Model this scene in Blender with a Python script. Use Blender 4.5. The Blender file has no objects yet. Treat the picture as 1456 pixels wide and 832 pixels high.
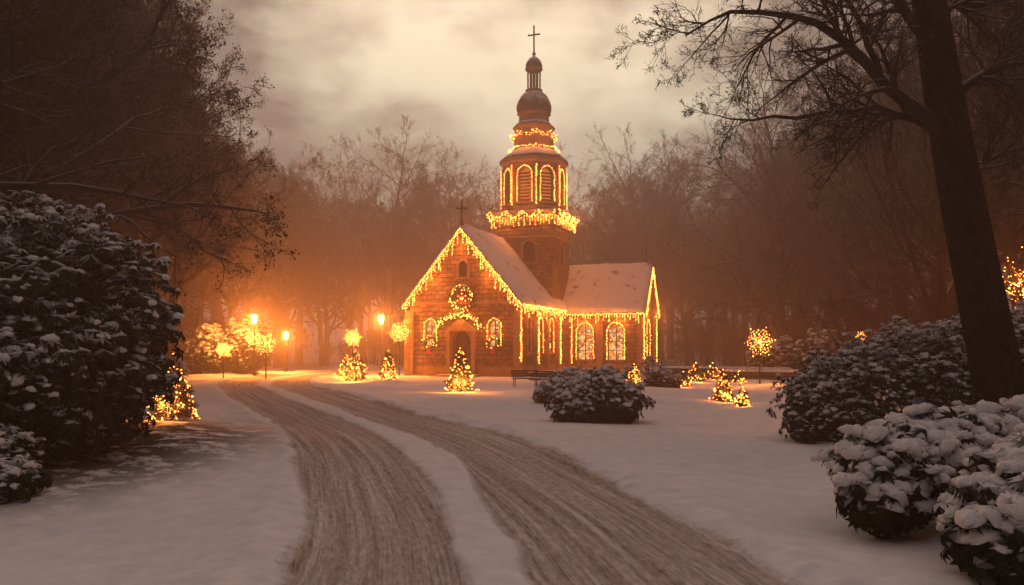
import bpy, math, random
import numpy as np
from mathutils import Vector, Matrix
random.seed(3)
RNG=np.random.default_rng(7)
scene=bpy.context.scene
scene.view_settings.view_transform='Standard'
scene.view_settings.look='None'
scene.view_settings.exposure=0
COL=scene.collection

# ------------------------------------------------------------------ helpers
def nrm(a): return a/np.maximum(np.linalg.norm(a,axis=-1,keepdims=True),1e-9)
def h2(i,j,s): 
    v=np.sin(i*127.1+j*311.7+s*74.7)*43758.5453
    return v-np.floor(v)
def vn0(x,y,s=0):
    xi=np.floor(x);yi=np.floor(y);xf=x-xi;yf=y-yi
    xf=xf*xf*(3-2*xf);yf=yf*yf*(3-2*yf)
    return (h2(xi,yi,s)*(1-xf)+h2(xi+1,yi,s)*xf)*(1-yf)+(h2(xi,yi+1,s)*(1-xf)+h2(xi+1,yi+1,s)*xf)*yf
def vn(x,y,s=0):
    return vn0(x*0.83-y*0.557,x*0.557+y*0.83,s)   # rotated lattice: no ridges along the axes
def sst(a,b,x):
    t=np.clip((x-a)/(b-a),0,1); return t*t*(3-2*t)

def mesh_np(name,verts,groups,mats=(),smooth=False):
    """groups: list of (faces ndarray (N,k), material index)"""
    me=bpy.data.meshes.new(name)
    verts=np.asarray(verts,dtype=np.float32).reshape(-1,3)
    me.vertices.add(len(verts)); me.vertices.foreach_set('co',verts.ravel())
    groups=[(np.asarray(f,dtype=np.int32),m) for f,m in groups if len(f)]
    nl=sum(f.size for f,_ in groups); npoly=sum(len(f) for f,_ in groups)
    me.loops.add(nl); me.polygons.add(npoly)
    me.loops.foreach_set('vertex_index',np.concatenate([f.ravel() for f,_ in groups]))
    st=[];mi=[];o=0
    for f,m in groups:
        st.append(o+np.arange(len(f))*f.shape[1]); o+=f.size; mi.append(np.full(len(f),m))
    me.polygons.foreach_set('loop_start',np.concatenate(st).astype(np.int32))
    for m in mats: me.materials.append(m)
    me.polygons.foreach_set('material_index',np.concatenate(mi).astype(np.int32))
    if smooth: me.polygons.foreach_set('use_smooth',np.ones(npoly,dtype=bool))
    me.update(calc_edges=True); me.validate()
    return me
def obj(name,me,parent=None,loc=(0,0,0),rot=0,scale=1):
    o=bpy.data.objects.new(name,me); COL.objects.link(o)
    o.location=loc; o.rotation_euler=(0,0,rot)
    o.scale=(scale,)*3 if not hasattr(scale,'__len__') else scale
    if parent: o.parent=parent
    return o
def empty(name,loc=(0,0,0),rot=0,parent=None):
    return obj(name,None,parent,loc,rot)

class MB:
    def __init__(s): s.v=[];s.f=[];s.m=[]
    def add(s,vs,fs,m=0):
        o=len(s.v); s.v+= [tuple(map(float,v)) for v in vs]
        for f in fs: s.f.append([i+o for i in f]); s.m.append(m)
    def box(s,x0,x1,y0,y1,z0,z1,m=0):
        s.add([(x0,y0,z0),(x1,y0,z0),(x1,y1,z0),(x0,y1,z0),(x0,y0,z1),(x1,y0,z1),(x1,y1,z1),(x0,y1,z1)],
              [(0,3,2,1),(4,5,6,7),(0,1,5,4),(1,2,6,5),(2,3,7,6),(3,0,4,7)],m)
    def prism(s,poly,off,m=0):
        n=len(poly); off=np.array(off)
        a=[np.array(p,float) for p in poly]; b=[p+off for p in a]
        s.add(a+b,[tuple(range(n-1,-1,-1)),tuple(range(n,2*n))]+[(i,(i+1)%n,(i+1)%n+n,i+n) for i in range(n)],m)
    def strip(s,pa,pb,off,m=0,closed=False):
        n=len(pa); off=np.array(off)
        A=[np.array(p,float) for p in pa];B=[np.array(p,float) for p in pb]
        vs=A+B+[p+off for p in A]+[p+off for p in B]
        fs=[]
        R=range(n if closed else n-1)
        for i in R:
            j=(i+1)%n
            fs+=[(i,j,n+j,n+i),(2*n+i,3*n+i,3*n+j,2*n+j),(i,2*n+i,2*n+j,j),(n+i,n+j,3*n+j,3*n+i)]
        if not closed:
            fs+=[(0,n,3*n,2*n),(n-1,3*n-1,4*n-1,2*n-1)]
        s.add(vs,fs,m)
    def lathe(s,prof,n=16,c=(0,0,0),ph=0,m=0):
        vs=[]
        for r,z in prof:
            for k in range(n):
                a=ph+2*math.pi*k/n; vs.append((c[0]+r*math.cos(a),c[1]+r*math.sin(a),c[2]+z))
        fs=[]
        for i in range(len(prof)-1):
            for k in range(n):
                k2=(k+1)%n; fs.append((i*n+k,i*n+k2,(i+1)*n+k2,(i+1)*n+k))
        fs.append(tuple(range(n-1,-1,-1))); fs.append(tuple((len(prof)-1)*n+k for k in range(n)))
        s.add(vs,fs,m)
    def tube(s,pts,rads,n=8,m=0):
        pts=[Vector(p) for p in pts]; vs=[]
        for i,p in enumerate(pts):
            d=(pts[min(i+1,len(pts)-1)]-pts[max(i-1,0)]).normalized()
            ref=Vector((0,0,1)) if abs(d.z)<0.9 else Vector((0,1,0))
            a=d.cross(ref).normalized(); b=d.cross(a)
            r=rads[i] if hasattr(rads,'__len__') else rads
            for k in range(n):
                t=2*math.pi*k/n; vs.append(p+a*r*math.cos(t)+b*r*math.sin(t))
        fs=[(i*n+k,i*n+(k+1)%n,(i+1)*n+(k+1)%n,(i+1)*n+k) for i in range(len(pts)-1) for k in range(n)]
        fs+=[tuple(range(n)),tuple((len(pts)-1)*n+k for k in range(n-1,-1,-1))]
        s.add(vs,fs,m)
    def mesh(s,name,mats=(),smooth=False,fixn=True):
        me=bpy.data.meshes.new(name); me.from_pydata(s.v,[],s.f)
        for m in mats: me.materials.append(m)
        for p,m in zip(me.polygons,s.m): p.material_index=m; p.use_smooth=smooth
        me.update()
        if fixn:
            import bmesh
            bm=bmesh.new(); bm.from_mesh(me); bmesh.ops.recalc_face_normals(bm,faces=bm.faces); bm.to_mesh(me); bm.free()
        return me

def frames(ax,rng):
    """rotation matrices (N,3,3) whose z column is ax"""
    ax=nrm(ax); r=nrm(rng.normal(size=ax.shape)); a=nrm(np.cross(ax,r)); b=np.cross(ax,a)
    return np.stack([a,b,ax],axis=-1)
def scatter(T,F,P,R,S):
    """template verts T (V,3), faces F(K,k); positions P(N,3), rots R, scales S(N)"""
    V=np.einsum('nij,vj->nvi',R,T)*S[:,None,None]+P[:,None,:]
    FF=(F[None]+ (np.arange(len(P))*len(T))[:,None,None]).reshape(-1,F.shape[1])
    return V.reshape(-1,3),FF

# ------------------------------------------------------------------ materials
class _D: 
    default_value=None
class _B:
    def __init__(s,d): s.inputs={'Base Color':d.inputs['Color'],'Normal':d.inputs['Normal'],'Roughness':_D(),'Specular IOR Level':_D(),'Metallic':_D()}
def newmat(name,matte=True):
    m=bpy.data.materials.new(name); m.use_nodes=True
    nt=m.node_tree; b=nt.nodes['Principled BSDF']
    if matte:
        nt.nodes.remove(b); d=nt.nodes.new('ShaderNodeBsdfDiffuse'); nt.links.new(d.outputs[0],nt.nodes['Material Output'].inputs[0]); b=_B(d)
    return m,nt,b
def N(nt,t,**k):
    n=nt.nodes.new(t)
    for a,v in k.items(): setattr(n,a,v)
    return n
def noise(nt,vec,scale,detail=4,rough=0.55):
    n=N(nt,'ShaderNodeTexNoise'); n.inputs['Scale'].default_value=scale
    n.inputs['Detail'].default_value=detail; n.inputs['Roughness'].default_value=rough
    if vec is not None: nt.links.new(vec,n.inputs['Vector'])
    return n.outputs['Fac']
def ramp(nt,fac,stops):
    r=N(nt,'ShaderNodeValToRGB'); nt.links.new(fac,r.inputs[0])
    e=r.color_ramp.elements
    while len(e)<len(stops): e.new(0.5)
    for el,(p,c) in zip(e,stops):
        el.position=p; el.color=(c[0],c[1],c[2],1) if hasattr(c,'__len__') else (c,c,c,1)
    return r.outputs[0]
def mix(nt,f,a,b,mode='MIX'):
    n=N(nt,'ShaderNodeMix',data_type='RGBA',blend_type=mode)
    for s,i in ((f,0),(a,6),(b,7)):
        if isinstance(s,bpy.types.NodeSocket): nt.links.new(s,n.inputs[i])
        else: n.inputs[i].default_value=s if not hasattr(s,'__len__') else (s[0],s[1],s[2],1)
    return n.outputs[2]
def math_(nt,op,a,b=None,clamp=False):
    n=N(nt,'ShaderNodeMath',operation=op,use_clamp=clamp)
    for s,i in ((a,0),(b,1)):
        if s is None: continue
        if isinstance(s,bpy.types.NodeSocket): nt.links.new(s,n.inputs[i])
        else: n.inputs[i].default_value=s
    return n.outputs[0]
def bump(nt,b,h,strength,dist):
    n=N(nt,'ShaderNodeBump'); n.inputs['Strength'].default_value=strength; n.inputs['Distance'].default_value=dist
    nt.links.new(h,n.inputs['Height']); nt.links.new(n.outputs[0],b.inputs['Normal'])
def objco(nt): return N(nt,'ShaderNodeTexCoord').outputs['Object']
def upmask(nt,lo,hi,ns=3.0,amt=0.5):
    g=N(nt,'ShaderNodeNewGeometry'); s=N(nt,'ShaderNodeSeparateXYZ'); nt.links.new(g.outputs['Normal'],s.inputs[0])
    nz=s.outputs[2]
    if amt: nz=math_(nt,'ADD',nz,math_(nt,'MULTIPLY',math_(nt,'SUBTRACT',noise(nt,g.outputs['Position'],ns,1),0.5),amt))
    r=N(nt,'ShaderNodeMapRange'); r.inputs[1].default_value=lo; r.inputs[2].default_value=hi
    nt.links.new(nz,r.inputs[0]); return r.outputs[0]
SNOWC=(0.80,0.79,0.80)
def snowed(name,c1,c2,lo,hi,rough=0.8,ns=3,amt=0.5,cscale=6,snow=SNOWC,matte=True):
    m,nt,b=newmat(name,matte); v=objco(nt)
    base=ramp(nt,noise(nt,v,cscale,1),[(0.3,c1),(0.7,c2)])
    nt.links.new(mix(nt,upmask(nt,lo,hi,ns,amt),base,snow),b.inputs['Base Color'])
    b.inputs['Roughness'].default_value=rough; b.inputs['Specular IOR Level'].default_value=0.15
    return m,nt,b,v
M_bark,nt,b,v=snowed('frosted_bark',(0.022,0.016,0.012),(0.05,0.036,0.028),0.35,0.95,amt=0,cscale=2,snow=(0.40,0.37,0.37))
M_barkbig,nt,b,v=snowed('tree_bark',(0.012,0.009,0.007),(0.04,0.029,0.023),0.5,1.0,ns=5,amt=0.7,cscale=9)
mp=N(nt,'ShaderNodeMapping'); mp.inputs['Scale'].default_value=(7,7,1.2); nt.links.new(v,mp.inputs[0])
bump(nt,b,noise(nt,mp.outputs[0],1.6,5,0.65),1.0,0.16)
M_leaf,nt,b,v=snowed('evergreen_leaf',(0.02,0.03,0.017),(0.05,0.06,0.03),0.45,0.85,ns=1.3,amt=0.7,rough=0.6)
M_leafd,nt,b,v=snowed('rhododendron_leaf',(0.012,0.018,0.011),(0.035,0.042,0.024),0.50,0.95,ns=1.6,amt=0.9,rough=0.55,snow=(0.66,0.66,0.68))
M_brown,nt,b,v=snowed('withered_leaf',(0.035,0.02,0.013),(0.10,0.05,0.03),0.6,1.1,amt=0,cscale=2,snow=(0.3,0.27,0.27))
M_needle,nt,b,v=snowed('fir_needle',(0.018,0.035,0.018),(0.04,0.06,0.03),0.55,0.95,ns=2,amt=0.7)
M_snow,nt,b=newmat('snow'); v=objco(nt)
b.inputs['Base Color'].default_value=(0.8,0.79,0.8,1)
bump(nt,b,noise(nt,v,11,4,0.65),0.8,0.07)
M_roofsnow,nt,b=newmat('roof_snow'); v=objco(nt)
nt.links.new(mix(nt,ramp(nt,noise(nt,v,0.9,6,0.7),[(0.58,0),(0.66,1)]),SNOWC,(0.22,0.15,0.11)),b.inputs['Base Color'])
bump(nt,b,noise(nt,v,4,4,0.6),0.6,0.1)

def stone_mat(name,c1,c2,mortar):
    m,nt,b=newmat(name); v=objco(nt)
    s=N(nt,'ShaderNodeSeparateXYZ'); nt.links.new(v,s.inputs[0])
    cb=N(nt,'ShaderNodeCombineXYZ'); nt.links.new(math_(nt,'ADD',s.outputs[0],s.outputs[1]),cb.inputs[0]); nt.links.new(s.outputs[2],cb.inputs[1])
    br=N(nt,'ShaderNodeTexBrick'); nt.links.new(cb.outputs[0],br.inputs['Vector'])
    br.inputs['Color1'].default_value=(*c1,1); br.inputs['Color2'].default_value=(*c2,1); br.inputs['Mortar'].default_value=(*mortar,1)
    br.inputs['Scale'].default_value=1; br.inputs['Brick Width'].default_value=0.66; br.inputs['Row Height'].default_value=0.32
    br.inputs['Mortar Size'].default_value=0.022; br.inputs['Bias'].default_value=0.0
    st=mix(nt,1.0,br.outputs[0],ramp(nt,noise(nt,v,0.7,5,0.7),[(0.28,0.3),(0.72,1.3)]),'MULTIPLY')
    st=mix(nt,1.0,st,ramp(nt,noise(nt,v,4,3,0.6),[(0.3,0.55),(0.7,1.25)]),'MULTIPLY')
    col=mix(nt,upmask(nt,0.5,0.9,4,0.3),st,SNOWC)
    nt.links.new(col,b.inputs['Base Color'])
    h=math_(nt,'ADD',math_(nt,'MULTIPLY',br.outputs['Fac'],-0.8),noise(nt,v,5,4,0.6))
    bump(nt,b,h,1.0,0.09)
    return m
M_stone=stone_mat('sandstone_wall',(0.20,0.115,0.07),(0.34,0.215,0.13),(0.075,0.047,0.032))
M_trim,nt,b,v=snowed('sandstone_trim',(0.20,0.12,0.075),(0.32,0.20,0.125),0.6,0.95,ns=3,amt=0.3)
M_wallstone,nt,b,v=snowed('dry_stone',(0.05,0.042,0.035),(0.14,0.115,0.09),0.4,0.8,ns=3,amt=0.3,cscale=4)
bump(nt,b,noise(nt,v,3,4),1,0.1)
M_slate,nt,b,v=snowed('slate_dome',(0.05,0.045,0.045),(0.11,0.09,0.085),0.2,0.7,ns=1.6,amt=0.9)
M_iron,nt,b=newmat('black_iron',False); b.inputs['Base Color'].default_value=(0.02,0.018,0.016,1); b.inputs['Roughness'].default_value=0.5; b.inputs['Metallic'].default_value=0.6
M_dark,nt,b=newmat('dark_louvre'); b.inputs['Base Color'].default_value=(0.05,0.03,0.02,1)
M_door,nt,b=newmat('oak_door'); v=objco(nt)
mp=N(nt,'ShaderNodeMapping'); mp.inputs['Scale'].default_value=(7,7,0.4); nt.links.new(v,mp.inputs[0])
nt.links.new(ramp(nt,noise(nt,mp.outputs[0],1,4),[(0.3,(0.03,0.015,0.008)),(0.7,(0.11,0.05,0.025))]),b.inputs['Base Color'])
M_wood,nt,b,v=snowed('bench_wood',(0.06,0.035,0.02),(0.12,0.07,0.04),0.6,0.9)
M_ribbon,nt,b=newmat('red_ribbon'); b.inputs['Base Color'].default_value=(0.45,0.02,0.02,1)
def emis(name,col,st,sample=True):
    m=bpy.data.materials.new(name); m.use_nodes=True; nt=m.node_tree; nt.nodes.clear()
    e=N(nt,'ShaderNodeEmission'); e.inputs[0].default_value=(*col,1); e.inputs[1].default_value=st
    o=N(nt,'ShaderNodeOutputMaterial'); nt.links.new(e.outputs[0],o.inputs[0])
    if not sample: m.cycles.emission_sampling='NONE'
    return m
WARM=(1.0,0.24,0.03)
M_bulb=emis('fairy_bulb',(1.0,0.235,0.032),15,False)
M_lamp=emis('lamp_glass',(1.0,0.34,0.07),22,False)
M_glow=emis('belfry_glow',(1.0,0.22,0.025),0.7,False)
# stained glass
M_glass=bpy.data.materials.new('stained_glass'); M_glass.use_nodes=True; nt=M_glass.node_tree; nt.nodes.clear()
v=objco(nt); vo=N(nt,'ShaderNodeTexVoronoi'); vo.inputs['Scale'].default_value=4.2; nt.links.new(v,vo.inputs['Vector'])
ve=N(nt,'ShaderNodeTexVoronoi',feature='DISTANCE_TO_EDGE'); ve.inputs['Scale'].default_value=4.2; nt.links.new(v,ve.inputs['Vector'])
sx=N(nt,'ShaderNodeSeparateColor'); nt.links.new(vo.outputs['Color'],sx.inputs[0])
cc=ramp(nt,sx.outputs[0],[(0.0,(1.0,0.32,0.06)),(0.35,(1.0,0.5,0.16)),(0.5,(0.5,0.04,0.01)),(0.65,(1.0,0.22,0.03)),(0.8,(0.10,0.10,0.07)),(0.9,(1.0,0.6,0.25))])
cc=mix(nt,ramp(nt,ve.outputs['Distance'],[(0.02,0),(0.06,1)]),(0.02,0.01,0.0),cc)
e=N(nt,'ShaderNodeEmission'); nt.links.new(cc,e.inputs[0]); e.inputs[1].default_value=1.6
o=N(nt,'ShaderNodeOutputMaterial'); nt.links.new(e.outputs[0],o.inputs[0]); M_glass.cycles.emission_sampling='NONE'

# ------------------------------------------------------------------ road centreline + terrain
CP=[(1.9,-16),(1.6,-8),(1.15,0),(0.3,7.8),(-0.65,12.7),(-2.9,20.5),(-6.9,29.6),(-12.0,41),(-15.2,49),(-16.8,58),(-15.2,68),(-11,75),(-5,79),(4,81)]
def catmull(P,n=60):
    P=[np.array(p,float) for p in P]; out=[]
    for i in range(len(P)-1):
        p0=P[max(i-1,0)];p1=P[i];p2=P[i+1];p3=P[min(i+2,len(P)-1)]
        for k in range(n):
            t=k/n; out.append(0.5*((2*p1)+(-p0+p2)*t+(2*p0-5*p1+4*p2-p3)*t*t+(-p0+3*p1-3*p2+p3)*t**3))
    out.append(P[-1]); return np.array(out)
CL=catmull(CP); CT=nrm(np.gradient(CL,axis=0)); CS=np.concatenate([[0],np.cumsum(np.linalg.norm(np.diff(CL,axis=0),axis=1))])
def road_coord(x,y):
    x=np.atleast_1d(x).astype(float).ravel();y=np.atleast_1d(y).astype(float).ravel()
    D=np.full_like(x,60.0);S=np.zeros_like(x)
    near=np.where((x>-32)&(x<20)&(y>-30)&(y<100))[0]
    for a in range(0,len(near),8000):
        ii=near[a:a+8000]
        X=(x[ii,None]-CL[None,:,0]).astype(np.float32);Y=(y[ii,None]-CL[None,:,1]).astype(np.float32)
        i=np.argmin(X*X+Y*Y,axis=1); r=np.arange(len(i))
        dx=X[r,i];dy=Y[r,i];t=CT[i]
        d=dx*t[:,1]-dy*t[:,0]; al=dx*t[:,0]+dy*t[:,1]
        e=(i==0)|(i==len(CL)-1)
        D[ii]=np.where(e,np.sign(d)*np.hypot(dx,dy),d); S[ii]=CS[i]+al
    return D,S
def terr_base(x,y):
    z=0.32*(vn(x/6+9,y/6,1)-0.5)+0.24*(vn(x/2.6,y/2.6,2)-0.5)+0.07*(vn(x/0.9,y/0.9,22)-0.5)
    z=z+np.maximum(0,y-98)*0.14+np.maximum(0,np.abs(x)-34)*0.10
    z=z+0.5*sst(-6,-12,x)*(1-sst(22,34,y))
    z=z+0.35*sst(6.0,10,x)*(1-sst(20,34,y))
    return z
def terrain(x,y):
    x=np.atleast_1d(np.asarray(x,float));y=np.atleast_1d(np.asarray(y,float))
    D,S=road_coord(x,y); a=np.abs(D)
    near=1-sst(2.6,5.0,a)
    ch=np.hypot((x-2)/16,(y-66)/16); pl=1-sst(0.8,1.3,ch)
    z=terr_base(x,y)*(1-0.85*near)*(1-pl)
    Z0=D*0
    wob=0.26*(vn0(S*0.30,Z0,5)-0.5)+0.12*(vn0(S*0.9,Z0,15)-0.5)+0.07*(vn(x*2.6,y*2.6,41)-0.5)
    off=0.38*(1-sst(26,32,S)); am=np.abs(D+off)   # the snow strip between the wheel tracks
    mid=sst(0.20,0.55,am+wob)
    tr=mid*(1-sst(2.4,2.9,a+wob*1.5))
    z=z-0.085*tr
    berm=np.exp(-((a-2.98-wob)/0.30)**2)
    z=z+berm*(0.04+0.12*vn(x*1.7,y*1.7,6)*vn(x*3.6,y*3.6,16))+0.05*np.exp(-((am-0.42+wob)/0.16)**2)*vn(x*3,y*3,8)
    z=z+tr*(0.07*(vn0(D*4.5,S*0.08,9)-0.5)+0.05*(vn0(D*9,S*0.16,19)-0.5)+0.010*(vn(x*6,y*6,10)-0.5))
    edge=np.exp(-((a-2.75)/0.45)**2)+0.5*np.exp(-((am-0.5)/0.22)**2)
    z=z+edge*0.045*sst(0.6,0.95,vn(x*3.8,y*3.8,31))
    z=z+(1-tr)*0.012*(vn(x*3,y*3,12)-0.5)
    return z,tr,D,S
def tz(x,y): return float(terrain(x,y)[0][0])

def axis_pos(fine,n,g,mx):
    v=[0.0];d=fine
    while v[-1]<mx:
        v.append(v[-1]+d)
        if len(v)>n: d*=g
    return np.array(v)
xr=axis_pos(0.045,110,1.028,260); gx=np.concatenate([-xr[:0:-1],xr])
yf=5.5+axis_pos(0.05,160,1.016,380); yb=5.5-axis_pos(0.25,8,1.2,40)[1:][::-1]; gy=np.concatenate([yb,yf])
GX,GY=np.meshgrid(gx,gy); gz,tr,D,S=terrain(GX.ravel(),GY.ravel())
V=np.stack([GX.ravel(),GY.ravel(),gz],1); nx=len(gx);ny=len(gy)
I=(np.arange(ny-1)[:,None]*nx+np.arange(nx-1)[None]).ravel()
F=np.stack([I,I+1,I+1+nx,I+nx],1)
M_ground,nt,b=newmat('snow_ground_and_road')
v=objco(nt)
def attr(nt,n):
    a=N(nt,'ShaderNodeAttribute'); a.attribute_name=n; return a.outputs['Fac']
at=attr(nt,'track'); ad=attr(nt,'rd'); as_=attr(nt,'rs')
cb=N(nt,'ShaderNodeCombineXYZ'); nt.links.new(math_(nt,'MULTIPLY',ad,7),cb.inputs[0]); nt.links.new(math_(nt,'MULTIPLY',as_,0.12),cb.inputs[1])
streak=noise(nt,cb.outputs[0],1.0,4,0.75)
cb=N(nt,'ShaderNodeCombineXYZ'); nt.links.new(math_(nt,'MULTIPLY',ad,16),cb.inputs[0]); nt.links.new(math_(nt,'MULTIPLY',as_,3.2),cb.inputs[1])
grain=noise(nt,cb.outputs[0],1.0,3,0.7)       # crumbs drawn out along the direction of travel
soft=noise(nt,v,3.0,2,0.5); clump=noise(nt,v,6,3,0.65)
at2=N(nt,'ShaderNodeMapRange'); at2.inputs[1].default_value=0.30; at2.inputs[2].default_value=0.75
nt.links.new(math_(nt,'ADD',at,math_(nt,'MULTIPLY',math_(nt,'SUBTRACT',clump,0.5),0.55)),at2.inputs[0]); at2=at2.outputs[0]
at2=math_(nt,'MULTIPLY',at2,ramp(nt,at,[(0.02,0),(0.25,1)]))
dirt=ramp(nt,math_(nt,'ADD',math_(nt,'MULTIPLY',streak,0.6),math_(nt,'MULTIPLY',grain,0.4)),[(0.36,(0.30,0.225,0.185)),(0.49,(0.52,0.44,0.395)),(0.62,(0.77,0.72,0.70))])
nearw=ramp(nt,soft,[(0.3,(0.74,0.72,0.73)),(0.7,(0.83,0.82,0.83))])
col=mix(nt,at2,nearw,dirt)
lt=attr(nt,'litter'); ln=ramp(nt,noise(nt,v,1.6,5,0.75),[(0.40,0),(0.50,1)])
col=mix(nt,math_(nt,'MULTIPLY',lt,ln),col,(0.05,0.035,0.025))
nt.links.new(col,b.inputs['Base Color'])
hh=math_(nt,'ADD',math_(nt,'MULTIPLY',at2,math_(nt,'ADD',math_(nt,'MULTIPLY',streak,1.3),math_(nt,'MULTIPLY',grain,0.7))),math_(nt,'MULTIPLY',math_(nt,'ADD',soft,math_(nt,'MULTIPLY',clump,0.3)),0.4))
bump(nt,b,hh,0.9,0.075)
me=mesh_np('snow_ground',V,[(F,0)],[M_ground],True)
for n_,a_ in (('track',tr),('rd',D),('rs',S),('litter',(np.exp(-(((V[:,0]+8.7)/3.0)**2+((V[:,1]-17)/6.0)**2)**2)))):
    at_=me.attributes.new(n_,'FLOAT','POINT'); at_.data.foreach_set('value',np.asarray(a_,dtype=np.float32))
obj('snow_ground',me)

# ------------------------------------------------------------------ tree generator
def grow(P,Dr,L,R,nseg,sides,wob,up,rng,te=0.35):
    B=len(P); pts=[P];ds=[Dr]; p=P;d=Dr
    for i in range(nseg):
        d=nrm(d+rng.normal(0,wob,(B,3))+np.array([0,0,up])); p=p+d*(L/nseg)[:,None]; pts.append(p);ds.append(d)
    return np.stack(pts,1),np.stack(ds,1),R[:,None]*np.linspace(1,te,nseg+1)[None]
def rings(pts,ds,rad,sides):
    ref=np.array([0.31,0.83,0.17]); a=nrm(np.cross(ds,ref)); b=np.cross(ds,a)
    t=np.arange(sides)*2*np.pi/sides
    V=pts[:,:,None,:]+rad[:,:,None,None]*(a[:,:,None,:]*np.cos(t)[None,None,:,None]+b[:,:,None,:]*np.sin(t)[None,None,:,None])
    B,n=pts.shape[:2]
    base=(np.arange(B)*n*sides)[:,None,None]+(np.arange(n-1)*sides)[None,:,None]
    k=np.arange(sides)[None,None,:];k2=(k+1)%sides
    F=np.stack([base+k,base+k2,base+k2+sides,base+k+sides],-1).reshape(-1,4)
    return V.reshape(-1,3),F
def children(pts,ds,rad,L,n,ratio,ang,tmin,rng,rr=0.6,decay=0.5,flat=0.0):
    B,m=pts.shape[:2]
    t=rng.uniform(tmin,1,(B,n)); t[:,0]=0.99; f=t*(m-1); i=np.minimum(f.astype(int),m-2); fr=(f-i)[...,None]
    bi=np.arange(B)[:,None]
    P=pts[bi,i]*(1-fr)+pts[bi,i+1]*fr; Dp=ds[bi,i+1]; R=rad[bi,i]*(1-fr[...,0])+rad[bi,i+1]*fr[...,0]
    q=rng.normal(size=(B,n,3)); q[...,2]*=(1-flat); q=q-(q*Dp).sum(-1,keepdims=True)*Dp; q=nrm(q)
    a=np.radians(ang)*rng.uniform(0.7,1.25,(B,n,1)); a[:,0]*=0.3   # one child carries each limb on
    D=nrm(Dp*np.cos(a)+q*np.sin(a))
    Lc=L[:,None]*ratio*(1-decay*(t-tmin)/(1-tmin+1e-6))*rng.uniform(0.7,1.3,(B,n)); rrr=np.full((B,n),rr); rrr[:,0]=0.95
    return P.reshape(-1,3),D.reshape(-1,3),Lc.ravel(),(R*rrr).ravel()
def build_tree(name,seed,H,R,levels,rmin=0.009,leaves=0,mat=None,trunk=None,leafsize=0.05,lmat=None):
    rng=np.random.default_rng(seed); VV=[];FF=[];o=0
    if trunk is None:
        pts,ds,rad=grow(np.zeros((1,3)),np.array([[0,0,1.0]]),np.array([H]),np.array([R]),12,10,0.06,0.03,rng,0.12)
        L=np.array([H]); rad[:,0]*=1.35
    else: pts,ds,rad,L=trunk
    v,f=rings(pts,ds,rad,10); VV.append(v);FF.append(f);o=len(v)
    for li,(n,ratio,ang,tmin,nseg,sides,wob,up) in enumerate(levels):
        P,D,Lc,Rc=children(pts,ds,rad,L,n,ratio,ang,tmin,rng)
        Rc=np.maximum(Rc,rmin)
        pts,ds,rad=grow(P,D,Lc,Rc,nseg,sides,wob,up,rng,0.18 if li==0 else 0.35); L=Lc; rad=np.maximum(rad,rmin*0.8)
        v,f=rings(pts,ds,rad,sides); VV.append(v);FF.append(f+o);o+=len(v)
    groups=[(np.concatenate(FF),0)]; mats=[mat or M_bark]
    if leaves:
        B,m=pts.shape[:2]; idx=rng.integers(0,B,leaves); j=rng.integers(1,m,leaves)
        P=pts[idx,j]+rng.normal(0,leafsize,(leaves,3))
        T=np.array([[-.5,0,0],[0,-.35,0.1],[.5,0,0],[0,.35,0.1]]); 
        v,f=scatter(T,np.array([[0,1,2,3]]),P,frames(rng.normal(size=(leaves,3))+np.array([0,0,0.8]),rng),rng.uniform(0.7,1.5,leaves)*leafsize)
        VV.append(v);groups.append((f+o,1)); mats.append(lmat or M_brown)
    return mesh_np(name,np.concatenate(VV),groups,mats,False)
LV=lambda a,b,c,d:[(a,0.46,52,0.22,7,6,0.16,0.07),(b,0.48,48,0.15,5,4,0.17,0.04),(c,0.50,45,0.1,3,3,0.18,0.02),(d,0.52,42,0.1,2,3,0.2,0.0)]
TA=[build_tree('tree_mesh_%d'%i,20+i,H,R,LV(*c),rmin=0.013) for i,(H,R,c) in enumerate([(17,0.34,(17,8,7,5)),(19,0.30,(19,8,6,5)),(16,0.4,(15,9,7,5)),(20,0.36,(18,8,7,4))])]
TL=[build_tree('tree_leafy_%d'%i,40+i,H,R,[(c[0],0.42,54,0.30,7,6,0.14,0.10)]+LV(*c)[1:],rmin=0.009,leaves=36000,leafsize=0.085) for i,(H,R,c) in enumerate([(16,0.4,(24,9,7,5)),(18,0.36,(24,9,7,5))])]
LS=[(14,0.75,38,0.0,5,4,0.16,0.05),(8,0.5,42,0.15,4,3,0.2,0.02),(7,0.5,45,0.1,3,3,0.22,0.0)]
SH=[build_tree('shrub_mesh_%d'%i,60+i,2.2,0.05,LS,rmin=0.006,leaves=5000,leafsize=0.05) for i in range(2)]

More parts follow.
